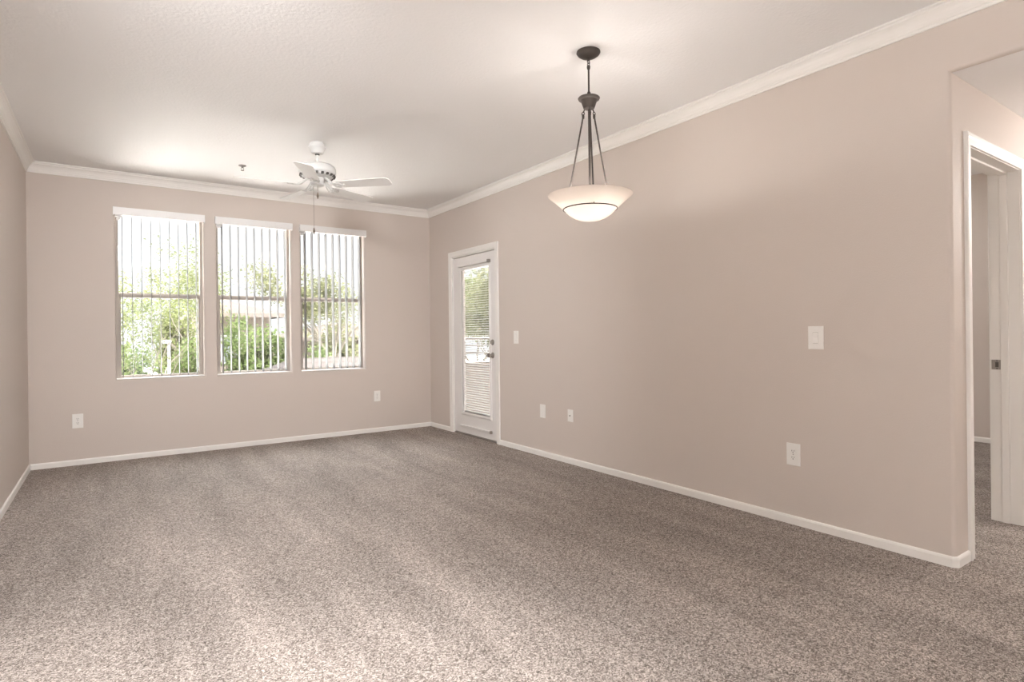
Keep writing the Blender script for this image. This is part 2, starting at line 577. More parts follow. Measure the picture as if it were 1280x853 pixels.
# baseboards, with a rounded top edge
bprof = [(0, 0), (0.0125, 0), (0.0125, 0.040), (0.0095, 0.048), (0.005, 0.0515), (0, 0.0515)]
bm = bmn()
sweep(bm, [(0.0, -0.523), (0.0, 0.0), (-RW, 0.0)], bprof)
tag(obj('baseboard_back', bm, M_trim), 'low white baseboard under the windows and beside the patio door', 'baseboard', kind='structure')
bm = bmn()
sweep(bm, [(-RW, 0.0), (-RW, YB)], bprof)
tag(obj('baseboard_left', bm, M_trim), 'low white baseboard along the left wall', 'baseboard', kind='structure')
bm = bmn()
sweep(bm, [(0.1605, YH), (0.016, YH), (0.0, YH + 0.016), (0.0, -1.600)], bprof)
tag(obj('baseboard_right', bm, M_trim), 'low white baseboard along the right wall, turning the hall corner', 'baseboard', kind='structure')
bm = bmn()
sweep(bm, [(3.95, -5.445), (3.95, -1.9)], bprof)
tag(obj('baseboard_bedroom', bm, M_trim), 'white baseboard of the bedroom wall seen through the hall doorway', 'baseboard', kind='structure')

# crown moulding
z = H
cprof = [(0, z - 0.091), (0.010, z - 0.091), (0.012, z - 0.086), (0.012, z - 0.078), (0.017, z - 0.074), (0.018, z - 0.066), (0.022, z - 0.060),
         (0.026, z - 0.048), (0.034, z - 0.035), (0.044, z - 0.025), (0.050, z - 0.021), (0.051, z - 0.013), (0.057, z - 0.010), (0.062, z - 0.008), (0.062, z), (0, z)]
for nm, path, lab in (('trim_1', [(0, 0), (-RW, 0)], 'white crown moulding above the windows'),
                      ('trim_2', [(-RW, 0), (-RW, YB)], 'white crown moulding above the left wall'),
                      ('trim_3', [(0, YB), (0, 0)], 'white crown moulding above the long right wall')):
    bm = bmn()
    # mitred ends: sweep the neighbours' corners too, then keep this wall's stretch only
    (ax, ay), (bx, by) = path
    d = (Vector((bx, by)) - Vector((ax, ay))).normalized()
    nrm = Vector((-d.y, d.x))
    A = [bm.verts.new((ax + nrm.x * p + d.x * p, ay + nrm.y * p + d.y * p, q)) for p, q in cprof]
    B = [bm.verts.new((bx + nrm.x * p - d.x * p, by + nrm.y * p - d.y * p, q)) for p, q in cprof]
    k = len(cprof)
    for i in range(k):
        bm.faces.new((A[i], A[(i + 1) % k], B[(i + 1) % k], B[i]))
    bm.faces.new(A[::-1])
    bm.faces.new(B)
    tag(obj(nm, bm, M_trim), lab, 'moulding', kind='structure')

# ------------------------------------------------------------------ windows
def make_window(i, ua, ub, lab):
    root = thing('window_%d' % i, ((ua + ub) / 2, 0.0, WZ0), lab, 'window', kind='structure')
    f = 0.026
    bm = bmn()                                       # outer aluminium frame
    for a, b in ((ua, ua + f), (ub - f, ub)):
        box(bm, a, b, 0.085, 0.150, WZ0, WZ1, 0.002)
    for a, b in ((WZ0, WZ0 + f * 0.6), (WZ1 - f, WZ1)):
        box(bm, ua + f * 0.5, ub - f * 0.5, 0.0855, 0.1495, a, b, 0.002)
    obj('frame', bm, M_frame, root)
    zm = 1.583
    bm = bmn()                                       # meeting rail: two overlapping bars with a lip
    box(bm, ua + f, ub - f, 0.095, 0.118, zm - 0.024, zm + 0.010, 0.002)
    box(bm, ua + f, ub - f, 0.118, 0.140, zm - 0.008, zm + 0.024, 0.002)
    box(bm, ua + f, ub - f, 0.090, 0.096, zm - 0.004, zm + 0.004)
    obj('meeting_rail', bm, M_frame, root)
    bm = bmn()                                       # lower sash
    for a, b in ((ua + f, ua + f + 0.016), (ub - f - 0.016, ub - f)):
        box(bm, a, b, 0.097, 0.116, WZ0 + 0.016, zm - 0.024, 0.0015)
    box(bm, ua + f, ub - f, 0.0975, 0.1155, WZ0 + 0.0155, WZ0 + 0.034, 0.0015)
    obj('lower_sash', bm, M_frame, root)
    bm = bmn()
    box(bm, ua + f + 0.012, ub - f - 0.012, 0.104, 0.108, WZ0 + 0.03, zm - 0.02)
    obj('lower_pane', bm, M_glass, root)
    bm = bmn()
    box(bm, ua + f * 0.6, ub - f * 0.6, 0.127, 0.131, zm + 0.01, WZ1 - f * 0.6)
    obj('upper_pane', bm, M_glass, root)
    bm = bmn()                                       # thin white sill strip
    box(bm, ua + 0.001, ub - 0.001, 0.004, 0.086, WZ0 + 0.0005, WZ0 + 0.008, 0.002)
    obj('sill', bm, M_trim, root)

def make_blind(ua, ub, lab):
    root = thing('vertical_blind', ((ua + ub) / 2, -0.02, WZ1), lab, 'blind', 'vertical blinds at the three windows')
    zt, zb = 2.408, 2.334
    bm = bmn()                                       # valance: a shallow white box, open behind
    box(bm, ua - 0.014, ub + 0.012, -0.052, -0.046, zb, zt, 0.002)
    for a, b in ((ua - 0.014, ua - 0.009), (ub + 0.007, ub + 0.012)):
        box(bm, a, b, -0.048, 0.0, zb + 0.0005, zt - 0.0005)
    box(bm, ua - 0.009, ub + 0.007, -0.0475, -0.001, zt - 0.006, zt - 0.0015)
    obj('valance', bm, M_val, root)
    bm = bmn()
    box(bm, ua + 0.004, ub - 0.004, 0.020, 0.056, WZ1 - 0.034, WZ1 - 0.001, 0.003)
    obj('head_rail', bm, M_val, root)
    bm = bmn()                                       # little bracket at the top of the left jamb
    box(bm, ua + 0.002, ua + 0.058, 0.014, 0.060, WZ1 - 0.062, WZ1 - 0.0345, 0.004)
    box(bm, ua + 0.012, ua + 0.044, 0.020, 0.054, WZ1 - 0.085, WZ1 - 0.0625, 0.004)
    obj('rail_bracket', bm, M_val, root)
    x0 = ua + 0.056
    for k in range(9):
        xc = x0 + k * 0.0785
        bm = bmn()                                   # vane: a shallow S in plan, standing across the window
        pts = [(0.0030 * math.sin(PI * (j / 8 * 2 - 1)) + 0.0018 * math.cos(PI * (j / 8 - 0.5)), -0.0085 + 0.089 * j / 8) for j in range(9)]
        pts = [(xc + a, b) for a, b in pts]
        out = [(a - 0.0007, b) for a, b in pts] + [(a + 0.0007, b) for a, b in reversed(pts)]
        prism(bm, out, lambda a, b: (a, b, WZ0 + 0.018), lambda a, b: (a, b, WZ1 - 0.045))
        # clip
        box(bm, xc - 0.002, xc + 0.002, 0.030, 0.046, WZ1 - 0.047, WZ1 - 0.033)
        obj('vane', bm, M_vane, root, at=(xc, 0.036, WZ0 + 0.018))

for i, (ua, ub) in enumerate(WINS):
    make_window(i + 1, ua, ub, ['single-hung window nearest the left wall, palo verde branches outside', 'middle single-hung window with a tiled house roof outside', 'single-hung window nearest the patio door'][i])
for i, (ua, ub) in enumerate(WINS):
    make_blind(ua, ub, ['white vertical blind with open vanes on the window nearest the left wall',
                        'white vertical blind with open vanes on the middle window',
                        'white vertical blind with open vanes on the window nearest the patio door'][i])

# ------------------------------------------------------------------ casings
def casing(bm, P, ua, ub, zt, prof, z0=0.0):
    """prof: open outline of (outward from the opening, out of the wall)."""
    rings = []
    for o, d in prof:
        rings.append([bm.verts.new(P(u, -d, z)) for u, z in ((ua - o, z0), (ua - o, zt + o), (ub + o, zt + o), (ub + o, z0))])
    m = len(rings)
    for i in range(m):
        A, B = rings[i], rings[(i + 1) % m]
        for k in range(3):
            bm.faces.new((A[k], A[k + 1], B[k + 1], B[k]))
    for k in (0, 3):
        bm.faces.new([q[k] for q in rings])
kprof = [(0, 0), (0, 0.010), (0.004, 0.012), (0.030, 0.0135), (0.038, 0.0165), (0.052, 0.018), (0.058, 0.0165), (0.060, 0.012), (0.060, 0)]

# ------------------------------------------------------------------ patio door
root = thing('door_1', (0.0, (DY0 + DY1) / 2, 0.0), 'white patio door with full-length glass and a blind', 'door', kind='structure')
bm = bmn()
casing(bm, PR, DY0, DY1, DZ, kprof)
obj('casing', bm, M_trim, root)
bm = bmn()
j = 0.018
box(bm, 0.0, 0.13, DY0, DY0 + j, 0.0, DZ)
box(bm, 0.0, 0.13, DY1 - j, DY1, 0.0, DZ)
box(bm, 0.0, 0.13, DY0 + j, DY1 - j, DZ - j + 0.004, DZ)
# stops behind the slab
box(bm, 0.058, 0.075, DY0 + j, DY0 + j + 0.014, 0.0, DZ - j)
box(bm, 0.058, 0.075, DY1 - j - 0.014, DY1 - j, 0.0, DZ - j)
box(bm, 0.058, 0.075, DY0 + j, DY1 - j, DZ - j - 0.012, DZ - j + 0.002)
obj('jamb', bm, M_trim, root)
SY0, SY1 = DY0 + j + 0.003, DY1 - j - 0.003
SZ0, SZ1 = 0.022, DZ - j - 0.004
GY0, GY1, GZ0, GZ1 = -1.392, -0.800, 0.262, 1.905
bm = bmn()                                            # slab: a door with the pane cut out
wall_panel(bm, lambda u, d, z: (0.010 + d, u, z), SY0, SY1, SZ0, SZ1, 0.044, [(GY0, GY1, GZ0, GZ1, 0.0)])
for u in (SY0, SY1):
    bm.faces.new([bm.verts.new((x, u, q)) for x, q in ((0.010, SZ0), (0.054, SZ0), (0.054, SZ1), (0.010, SZ1))])
for q in (SZ0, SZ1):
    bm.faces.new([bm.verts.new((x, u, q)) for x, u in ((0.010, SY0), (0.054, SY0), (0.054, SY1), (0.010, SY1))])
obj('slab', bm, M_door, root)
bm = bmn()                                            # moulded frame round the pane
PD = lambda u, d, q: (0.010 + d, u, q)
fr = [(0, -0.010), (0, 0.008), (0.008, 0.013), (0.022, 0.012), (0.032, 0.006), (0.034, 0)]
rings = []
for o, d in fr:
    rings.append([bm.verts.new(PD(u, -d, q)) for u, q in ((GY0 - o, GZ0 - o), (GY0 - o, GZ1 + o), (GY1 + o, GZ1 + o), (GY1 + o, GZ0 - o))])
for A, B in zip(rings, rings[1:]):
    for k in range(4):
        bm.faces.new((A[k], A[(k + 1) % 4], B[(k + 1) % 4], B[k]))
obj('glass_frame', bm, M_door, root)
bm = bmn()
box(bm, 0.018, 0.021, GY0, GY1, GZ0, GZ1)
obj('inner_pane', bm, M_glass, root)
bm = bmn()
box(bm, 0.046, 0.049, GY0, GY1, GZ0, GZ1)
obj('outer_pane', bm, M_glass, root)
bm = bmn()                                            # slats between the panes
nsl = 62
for k in range(nsl):
    zc = GZ0 + 0.020 + k * (GZ1 - GZ0 - 0.045) / (nsl - 1)
    pts = []
    for q in range(5):
        s = (q / 4 - 0.5)
        xx = 0.0335 + s * 0.020
        zz = zc + s * 0.0065 + 0.0016 * (1 - 4 * s * s)
        pts.append((xx, zz))
    out = pts + [(a, b - 0.0007) for a, b in reversed(pts)]
    prism(bm, out, lambda a, b: (a, GY0 + 0.012, b), lambda a, b: (a, GY1 - 0.012, b))
bl = obj('mini_blind', bm, M_slat, root)
bm = bmn()
box(bm, 0.024, 0.043, GY0 + 0.004, GY1 - 0.004, GZ0 + 0.001, GZ0 + 0.013, 0.002)
obj('bottom_rail', bm, M_slat, bl)
bm = bmn()
for u in (GY0 + 0.10, (GY0 + GY1) / 2, GY1 - 0.10):
    for x in (0.0245, 0.0425):
        tube(bm, [(x, u, GZ0 + 0.01), (x, u, GZ1 - 0.01)], 0.0007, 5)
obj('ladder_cord', bm, M_slat, bl)
for nm, zc, out in (('upper_ledge', 1.957, -0.022), ('lower_ledge', 0.105, -0.008)):   # slim ledges with end caps above and below the glass
    bm = bmn()
    box(bm, out, 0.010, -1.402, -0.752, zc - 0.014, zc + 0.010, 0.004)
    lg = obj(nm, bm, M_door, root)
    bm = bmn()
    box(bm, out - 0.006, 0.010, -1.426, -1.400, zc - 0.018, zc + 0.014, 0.004)
    obj('end_cap', bm, M_metal, lg)
MX = Matrix.Rotation(-PI / 2, 4, 'Y')                 # lathe axis z -> -x
bm = bmn()
lathe(bm, [(0, 0), (0.033, 0), (0.033, 0.005), (0.029, 0.009), (0.013, 0.011), (0.011, 0.030), (0.013, 0.036), (0.023, 0.043), (0.0275, 0.054), (0.025, 0.064), (0.016, 0.069), (0, 0.070)],
      M=Matrix.Translation((0.010, -1.452, 0.935)) @ MX, n=28)
obj('knob', bm, M_metal, root, smooth=True)
bm = bmn()
lathe(bm, [(0, 0), (0.031, 0), (0.031, 0.006), (0.026, 0.011), (0.010, 0.013), (0.009, 0.016), (0, 0.016)],
      M=Matrix.Translation((0.010, -1.452, 1.075)) @ MX, n=28)
dbolt = obj('deadbolt', bm, M_metal, root, smooth=True)
bm = bmn()
box(bm, -0.026, -0.004, -1.456, -1.448, 1.058, 1.092, 0.003)
obj('thumb_turn', bm, M_metal, dbolt)
bm = bmn()
box(bm, 0.004, 0.125, DY0 + j, DY1 - j, 0.0, 0.014, 0.003)
obj('threshold', bm, M_steel, root)
for zc in (0.22, 1.05, 1.86):
    bm = bmn()
    tube(bm, [(0.004, SY1 + 0.002, zc - 0.045), (0.004, SY1 + 0.002, zc + 0.045)], 0.006, 10)
    obj('hinge', bm, M_door, root)

# ------------------------------------------------------------------ hall doorway
root = thing('door_2', ((DX0 + DX1) / 2, YH, 0.0), 'white cased hall doorway standing open to the bedroom', 'doorway', kind='structure')
bm = bmn()
casing(bm, PH, DX0 + 0.016, DX1 - 0.016, DHZ - 0.016, kprof)
obj('casing', bm, M_trim, root)
bm = bmn()
jy0, jy1 = YH, YH + 0.14
box(bm, DX0, DX0 + 0.021, jy0, jy1, 0.0, DHZ)
box(bm, DX1 - 0.021, DX1, jy0, jy1, 0.0, DHZ)
box(bm, DX0 + 0.021, DX1 - 0.021, jy0, jy1, DHZ - 0.021, DHZ)
obj('jamb', bm, M_trim, root)
bm = bmn()
s0, s1 = -5.530, -5.492
box(bm, DX0 + 0.021, DX0 + 0.033, s0, s1, 0.0, DHZ - 0.021, 0.002)
box(bm, DX1 - 0.033, DX1 - 0.021, s0, s1, 0.0, DHZ - 0.021, 0.002)
box(bm, DX0 + 0.033, DX1 - 0.033, s0, s1, DHZ - 0.033, DHZ - 0.021, 0.002)
obj('door_stop', bm, M_trim, root)
bm = bmn()
xs = DX1 - 0.021
box(bm, xs - 0.0022, xs, -5.490, -5.446, 0.914, 0.972, 0.0008)
sp = obj('strike_plate', bm, M_steel, root)
bm = bmn()
box(bm, xs - 0.0026, xs - 0.0020, -5.480, -5.464, 0.928, 0.958)
for zc in (0.920, 0.966):
    lathe(bm, [(0, 0), (0.004, 0), (0.003, 0.001), (0, 0.0012)], M=Matrix.Translation((xs - 0.002, -5.472, zc)) @ MX, n=10)
obj('latch_hole', bm, M_slot, sp)
bm = bmn()
casing(bm, lambda u, d, q: (u, jy1 - d, q), DX0 + 0.016, DX1 - 0.016, DHZ - 0.016, kprof)
obj('bedroom_casing', bm, M_trim, root)

# ------------------------------------------------------------------ outlets and switches
def plate_axes(wall, u, zc):
    """Local (a: along the wall, b: up, d: out of the wall) to world."""
    if wall == 'back':
        return lambda a, b, d: (u + a, -d, zc + b)
    return lambda a, b, d: (-d, u - a, zc + b)

def fbox(bm, P, a0, a1, b0, b1, d0, d1, bev=0.0):
    n = bmn()
    box(n, a0, a1, b0, b1, d0, d1, bev)
    vm = {v: bm.verts.new(P(*v.co)) for v in n.verts}
    for f in n.faces:
        bm.faces.new([vm[v] for v in f.verts])
    n.free()

def disc(bm, P, ca, cb, r, d0, d1, sx=1.0, sy=1.0, n=20, clip=None):
    A, B = [], []
    for k in range(n):
        a, b = r * math.cos(2 * PI * k / n), r * math.sin(2 * PI * k / n)
        if clip:
            b = max(-clip, min(clip, b))
        A.append(bm.verts.new(P(ca + a * sx, cb + b * sy, d0)))
        B.append(bm.verts.new(P(ca + a * sx, cb + b * sy, d1)))
    for k in range(n):
        bm.faces.new((A[k], A[(k + 1) % n], B[(k + 1) % n], B[k]))
    bm.faces.new(B)

def fixture(name, kind, wall, u, zc, w, h, lab, cat, group=None):
    P = plate_axes(wall, u, zc)
    root = thing(name, P(0, 0, 0), lab, cat, group)
    bm = bmn()
    fbox(bm, P, -w / 2, w / 2, -h / 2, h / 2, 0.0, 0.0065, 0.0022)
    obj('plate', bm, M_plate, root)
    if kind == 'duplex':
        for s in (-1, 1):
            cb = s * 0.0195
            bm = bmn()
            disc(bm, P, 0, cb, 0.0172, 0.004, 0.0092, clip=0.0140)
            so = obj('socket', bm, M_plate, root)
            bm = bmn()
            fbox(bm, P, -0.0078, -0.0052, cb - 0.0012, cb + 0.0078, 0.0085, 0.0096)
            fbox(bm, P, 0.0052, 0.0078, cb - 0.0004, cb + 0.0070, 0.0085, 0.0096)
            disc(bm, P, 0, cb - 0.0074, 0.0030, 0.0085, 0.0096, n=10)
            obj('socket_slots', bm, M_slot, so)
        bm = bmn()
        disc(bm, P, 0, 0, 0.0032, 0.005, 0.0078, n=10)
        obj('screw', bm, M_metal, root)
    elif kind == 'rocker':
        bm = bmn()
        fbox(bm, P, -0.0170, 0.0170, -0.0340, 0.0340, 0.004, 0.0074, 0.0008)
        fr_ = obj('switch_frame', bm, M_plate, root)
        bm = bmn()
        fbox(bm, P, -0.0156, 0.0156, -0.0322, 0.0322, 0.0070, 0.0076)
        obj('rocker_gap_shade', bm, M_gap_shade, fr_)  # flat grey sheet that paints the shaded groove as a dark outline
        bm = bmn()
        vs = [P(-0.0145, -0.031, 0.0074), P(0.0145, -0.031, 0.0074), P(0.0145, 0.031, 0.0074), P(-0.0145, 0.031, 0.0074)]
        tp = [P(-0.0145, -0.031, 0.0150), P(0.0145, -0.031, 0.0150), P(0.0145, 0.0, 0.0100), P(0.0145, 0.031, 0.0082), P(-0.0145, 0.031, 0.0082), P(-0.0145, 0.0, 0.0100)]
        v0 = [bm.verts.new(q) for q in vs]
        v1 = [bm.verts.new(q) for q in tp]
        bm.faces.new((v1[0], v1[1], v1[2], v1[5])); bm.faces.new((v1[5], v1[2], v1[3], v1[4]))
        bm.faces.new((v0[0], v0[1], v1[1], v1[0])); bm.faces.new((v0[2], v0[3], v1[4], v1[3]))
        bm.faces.new((v0[1], v0[2], v1[3], v1[2], v1[1])); bm.faces.new((v0[3], v0[0], v1[0], v1[5], v1[4]))
        obj('rocker', bm, M_plate, root)
    elif kind == 'coax':
        bm = bmn()
        disc(bm, P, 0, 0, 0.0068, 0.004, 0.009, n=6)
        disc(bm, P, 0, 0, 0.0046, 0.009, 0.017, n=14)
        obj('cable_connector', bm, M_steel, root)
    if kind in ('rocker', 'coax', 'decora'):
        for s in (-1, 1):
            bm = bmn()
            disc(bm, P, 0, s * h * 0.38, 0.0030, 0.004, 0.0072, n=10)
            obj('screw', bm, M_plate, root)
    if kind == 'decora':
        bm = bmn()
        fbox(bm, P, -0.0170, 0.0170, -0.0340, 0.0340, 0.004, 0.0082, 0.0010)
        so = obj('insert', bm, M_plate, root)
    return root

OG = None
fixture('power_outlet', 'duplex', 'back', -3.612, 0.405, 0.082, 0.130, 'white duplex outlet low under the window nearest the left wall', 'outlet')
fixture('power_outlet', 'duplex', 'back', -0.722, 0.432, 0.080, 0.126, 'white duplex outlet low on the back wall near the patio door', 'outlet')
fixture('wall_plate', 'decora', 'right', -2.330, 0.428, 0.078, 0.126, 'blank-looking white wall plate low down, nearest the patio door', 'wall plate')
fixture('cable_outlet', 'coax', 'right', -2.730, 0.428, 0.070, 0.108, 'small white plate with a dark cable socket', 'outlet')
fixture('power_outlet', 'duplex', 'right', -4.778, 0.420, 0.084, 0.132, 'white duplex outlet low on the wall, below the nearer switch', 'outlet')
fixture('light_switch', 'rocker', 'right', -1.905, 1.128, 0.078, 0.128, 'white rocker light switch beside the patio door', 'switch')
fixture('light_switch', 'rocker', 'right', -4.920, 1.119, 0.088, 0.134, 'large white rocker light switch near the hall opening', 'switch')

# ------------------------------------------------------------------ ceiling fan
FX, FY = -1.9525, -1.876
root = thing('ceiling_fan', (FX, FY, H), 'white five-blade ceiling fan hanging near the windows', 'ceiling fan')
bm = bmn()
lathe(bm, [(0, H), (0.052, H), (0.056, H - 0.010), (0.068, H - 0.026), (0.070, H - 0.040), (0.058, H - 0.052), (0.053, H - 0.070), (0.046, H - 0.086), (0.030, H - 0.090), (0, H - 0.090)], (FX, FY, 0), 40)
obj('canopy', bm, M_fan, root, smooth=True)
bm = bmn()
tube(bm, [(FX, FY, H - 0.085), (FX, FY, 2.555)], 0.0115, 16)
rod = obj('down_rod', bm, M_fan, root, smooth=True)
bm = bmn()
lathe(bm, [(0, 0.006), (0.018, 0.005), (0.018, -0.006), (0.012, -0.008), (0, -0.008)], (FX, FY, H - 0.0925), 20)
obj('collar', bm, M_vent, rod, smooth=True)
bm = bmn()
lathe(bm, [(0, 2.578), (0.025, 2.578), (0.070, 2.573), (0.115, 2.561), (0.138, 2.545), (0.146, 2.528), (0.147, 2.500), (0.141, 2.486), (0.135, 2.482), (0.130, 2.470), (0.108, 2.458), (0.060, 2.456), (0, 2.456)], (FX, FY, 0), 56)
mh = obj('motor_housing', bm, M_fan, root, smooth=True)
bm = bmn()                                            # dark ventilation slots round the lower rim
for k in range(20):
    a = 2 * PI * k / 20
    n = bmn()
    box(n, 0.112, 0.142, -0.010, 0.010, 2.465, 2.4815, 0.002)
    Mr = Matrix.Translation((FX, FY, 0)) @ Matrix.Rotation(a, 4, 'Z') 
    vm = {v: bm.verts.new(Mr @ v.co) for v in n.verts}
    for f in n.faces:
        bm.faces.new([vm[v] for v in f.verts])
    n.free()
obj('vent_slots', bm, M_vent, mh)
bm = bmn()
lathe(bm, [(0, 2.456), (0.056, 2.456), (0.058, 2.448), (0.052, 2.438), (0.051, 2.412), (0.055, 2.404), (0.050, 2.392), (0.030, 2.386), (0, 2.384)], (FX, FY, 0), 40)
obj('switch_housing', bm, M_fan, root, smooth=True)
BLADES = [28, 100, 172, 244, 316]
ZB = 2.397
for deg in BLADES:
    Mr = Matrix.Translation((FX, FY, ZB)) @ Matrix.Rotation(math.radians(deg), 4, 'Z') @ Matrix.Rotation(math.radians(-12), 4, 'X')
    out = []
    L0, L1 = 0.165, 0.625
    half = lambda x: 0.052 + 0.017 * (x - L0) / (L1 - L0)
    rc = 0.045
    low = [(L0 + 0.012, half(L0) - 0.006)]
    low = [(L0, half(L0) - 0.014), (L0 + 0.014, half(L0))] + [(L0 + (L1 - rc - L0) * k / 6, half(L0 + (L1 - rc - L0) * k / 6)) for k in range(1, 7)]
    hw = half(L1)
    low += [(L1 - rc + rc * math.sin(t), hw - rc + rc * math.cos(t)) for t in [PI / 2 * k / 6 for k in range(1, 7)]]
    out = low + [(x, -y) for x, y in reversed(low)]
    bm = bmn()
    prism(bm, out, lambda a, b: Mr @ Vector((a, b, -0.003)), lambda a, b: Mr @ Vector((a, b, 0.003)))
    o = obj('blade', bm, M_blade, root)
    # scrolled bracket: an arm from the motor that flares into a three-lobed plate
    bm = bmn()
    Ma = Matrix.Translation((FX, FY, ZB)) @ Matrix.Rotation(math.radians(deg), 4, 'Z')
    for s in (-1, 1):
        pts = [Ma @ Vector((0.070, s * 0.010, 0.062)), Ma @ Vector((0.098, s * 0.014, 0.036)), Ma @ Vector((0.126, s * 0.022, 0.004)), Mr @ Vector((0.155, s * 0.034, -0.008)), Mr @ Vector((0.185, s * 0.036, -0.007)), Mr @ Vector((0.205, s * 0.026, -0.006))]
        tube(bm, pts, [0.007, 0.007, 0.006, 0.006, 0.006, 0.005], 8)
    pts = [Ma @ Vector((0.062, 0, 0.062)), Ma @ Vector((0.110, 0, 0.018)), Mr @ Vector((0.160, 0, -0.007)), Mr @ Vector((0.225, 0, -0.006))]
    tube(bm, pts, [0.010, 0.008, 0.008, 0.006], 8)
    for px, py in ((0.190, 0.034), (0.190, -0.034), (0.225, 0.0)):
        lathe(bm, [(0, -0.010), (0.011, -0.009), (0.013, -0.005), (0.013, -0.002), (0, -0.002)], M=Mr @ Matrix.Translation((px, py, 0)), n=14)
    obj('blade_bracket', bm, M_fan, o, smooth=True)
for (dx, dy, zend, nm) in ((-0.030, 0.012, 2.045, 'pull_chain'), (-0.008, -0.026, 2.33, 'pull_chain')):
    bm = bmn()
    x, y = FX + dx, FY + dy
    k = 0
    zz = 2.390
    tube(bm, [(x, y, 2.396), (x, y, zend)], 0.0011, 6)
    while zz > zend:
        bmesh.ops.create_icosphere(bm, subdivisions=1, radius=0.0019, matrix=Matrix.Translation((x, y, zz)))
        zz -= 0.0065
    ch = obj(nm, bm, M_chain, root)
    bm = bmn()
    lathe(bm, [(0, 0.003), (0.004, 0.002), (0.006, -0.008), (0.0095, -0.024), (0.0085, -0.034), (0.005, -0.040), (0.003, -0.050), (0, -0.052)], (x, y, zend), 14)
    obj('chain_pull', bm, M_chain, ch, smooth=True)

# ------------------------------------------------------------------ pendant lamp
LX, LY = -1.137, -4.252
root = thing('pendant_lamp', (LX, LY, H), 'lit alabaster bowl pendant on three dark bronze rods', 'pendant lamp')
bm = bmn()
lathe(bm, [(0, H), (0.066, H), (0.067, H - 0.006), (0.060, H - 0.016), (0.045, H - 0.027), (0.022, H - 0.036), (0.010, H - 0.040), (0.008, H - 0.050), (0, H - 0.050)], (LX, LY, 0), 44)
obj('canopy', bm, M_bronze, root, smooth=True)
bm = bmn()
tube(bm, [(LX, LY, 2.655), (LX, LY, 2.500)], 0.0050, 14)
for zc in (2.655, 2.506):
    lathe(bm, [(0, 0.014), (0.008, 0.012), (0.010, 0.004), (0.009, -0.006), (0.006, -0.012), (0, -0.013)], (LX, LY, zc), 16)
st = obj('stem', bm, M_bronze, root, smooth=True)
bm = bmn()
MV = Matrix.Rotation(PI / 2, 4, 'X')
torus(bm, 0.009, 0.0022, None, Matrix.Translation((LX, LY, 2.687)) @ MV, 18, 8)
torus(bm, 0.009, 0.0022, None, Matrix.Translation((LX, LY, 2.674)) @ Matrix.Rotation(PI / 2, 4, 'Z') @ MV, 18, 8)
obj('chain_link', bm, M_bronze, st, smooth=True)
bm = bmn()
lathe(bm, [(0, 2.492), (0.010, 2.492), (0.030, 2.489), (0.058, 2.486), (0.062, 2.481), (0.058, 2.474), (0.048, 2.470), (0.044, 2.462), (0.038, 2.446), (0.033, 2.432), (0.030, 2.424), (0.018, 2.420), (0, 2.419)], (LX, LY, 0), 44)
obj('hub', bm, M_bronze, root, smooth=True)
for deg in (-4.8, 115.2, 235.2):
    a = math.radians(deg)
    d = Vector((math.cos(a), math.sin(a), 0))
    top, bot = Vector((LX, LY, 2.388)) + d * 0.036, Vector((LX, LY, 1.893)) + d * 0.143
    bm = bmn()
    tube(bm, [top, bot], 0.0046, 12)
    lathe(bm, [(0, 0.012), (0.006, 0.010), (0.0075, 0), (0.006, -0.014), (0, -0.016)], tuple(top), 14)
    rd = obj('rod', bm, M_bronze, root, smooth=True)
    bm = bmn()
    Mt = Matrix.Rotation(a, 4, 'Z')
    hk = Vector((LX, LY, 2.402)) + d * 0.036
    torus(bm, 0.0085, 0.0024, None, Matrix.Translation(hk) @ Mt @ MV, 18, 8)
    tube(bm, [Vector((LX, LY, 2.424)) + d * 0.026, Vector((LX, LY, 2.416)) + d * 0.031, Vector((LX, LY, 2.408)) + d * 0.037], 0.0035, 8)
    obj('hook', bm, M_bronze, rd, smooth=True)
bm = bmn()
tube(bm, [(LX, LY, 2.424), (LX, LY, 1.950)], 0.0065, 14)
lathe(bm, [(0, 1.955), (0.018, 1.953), (0.020, 1.940), (0.016, 1.925), (0, 1.923)], (LX, LY, 0), 20)
obj('center_tube', bm, M_bronze, root, smooth=True)
outer = [(0.0, 1.792), (0.030, 1.793), (0.060, 1.799), (0.090, 1.811), (0.120, 1.830), (0.148, 1.857), (0.170, 1.878), (0.195, 1.900), (0.215, 1.917), (0.232, 1.930), (0.237, 1.936)]
inner = [(0.232, 1.938)] + [(max(r - 0.004, 0), z + 0.005) for r, z in outer[-3::-1]]
inner[-1] = (0.0, 1.797)
bm = bmn()
lathe(bm, outer + inner, (LX, LY, 0), 72)
obj('bowl', bm, M_bowl, root, smooth=True)
bm = bmn()
torus(bm, 0.1505, 0.0034, (LX, LY, 1.858), None, 72, 8)
ring = obj('ring', bm, M_bronze, root, smooth=True)
for deg in (-4.8, 115.2, 235.2):
    bm = bmn()
    d = Vector((math.cos(math.radians(deg)), math.sin(math.radians(deg)), 0))
    q = Vector((LX, LY, 1.858)) + d * 0.152
    tube(bm, [q + Vector((0, 0, -0.004)), q + Vector((0, 0, 0.014)) + d * 0.004], 0.0026, 8)
    obj('clip', bm, M_bronze, ring, smooth=True)
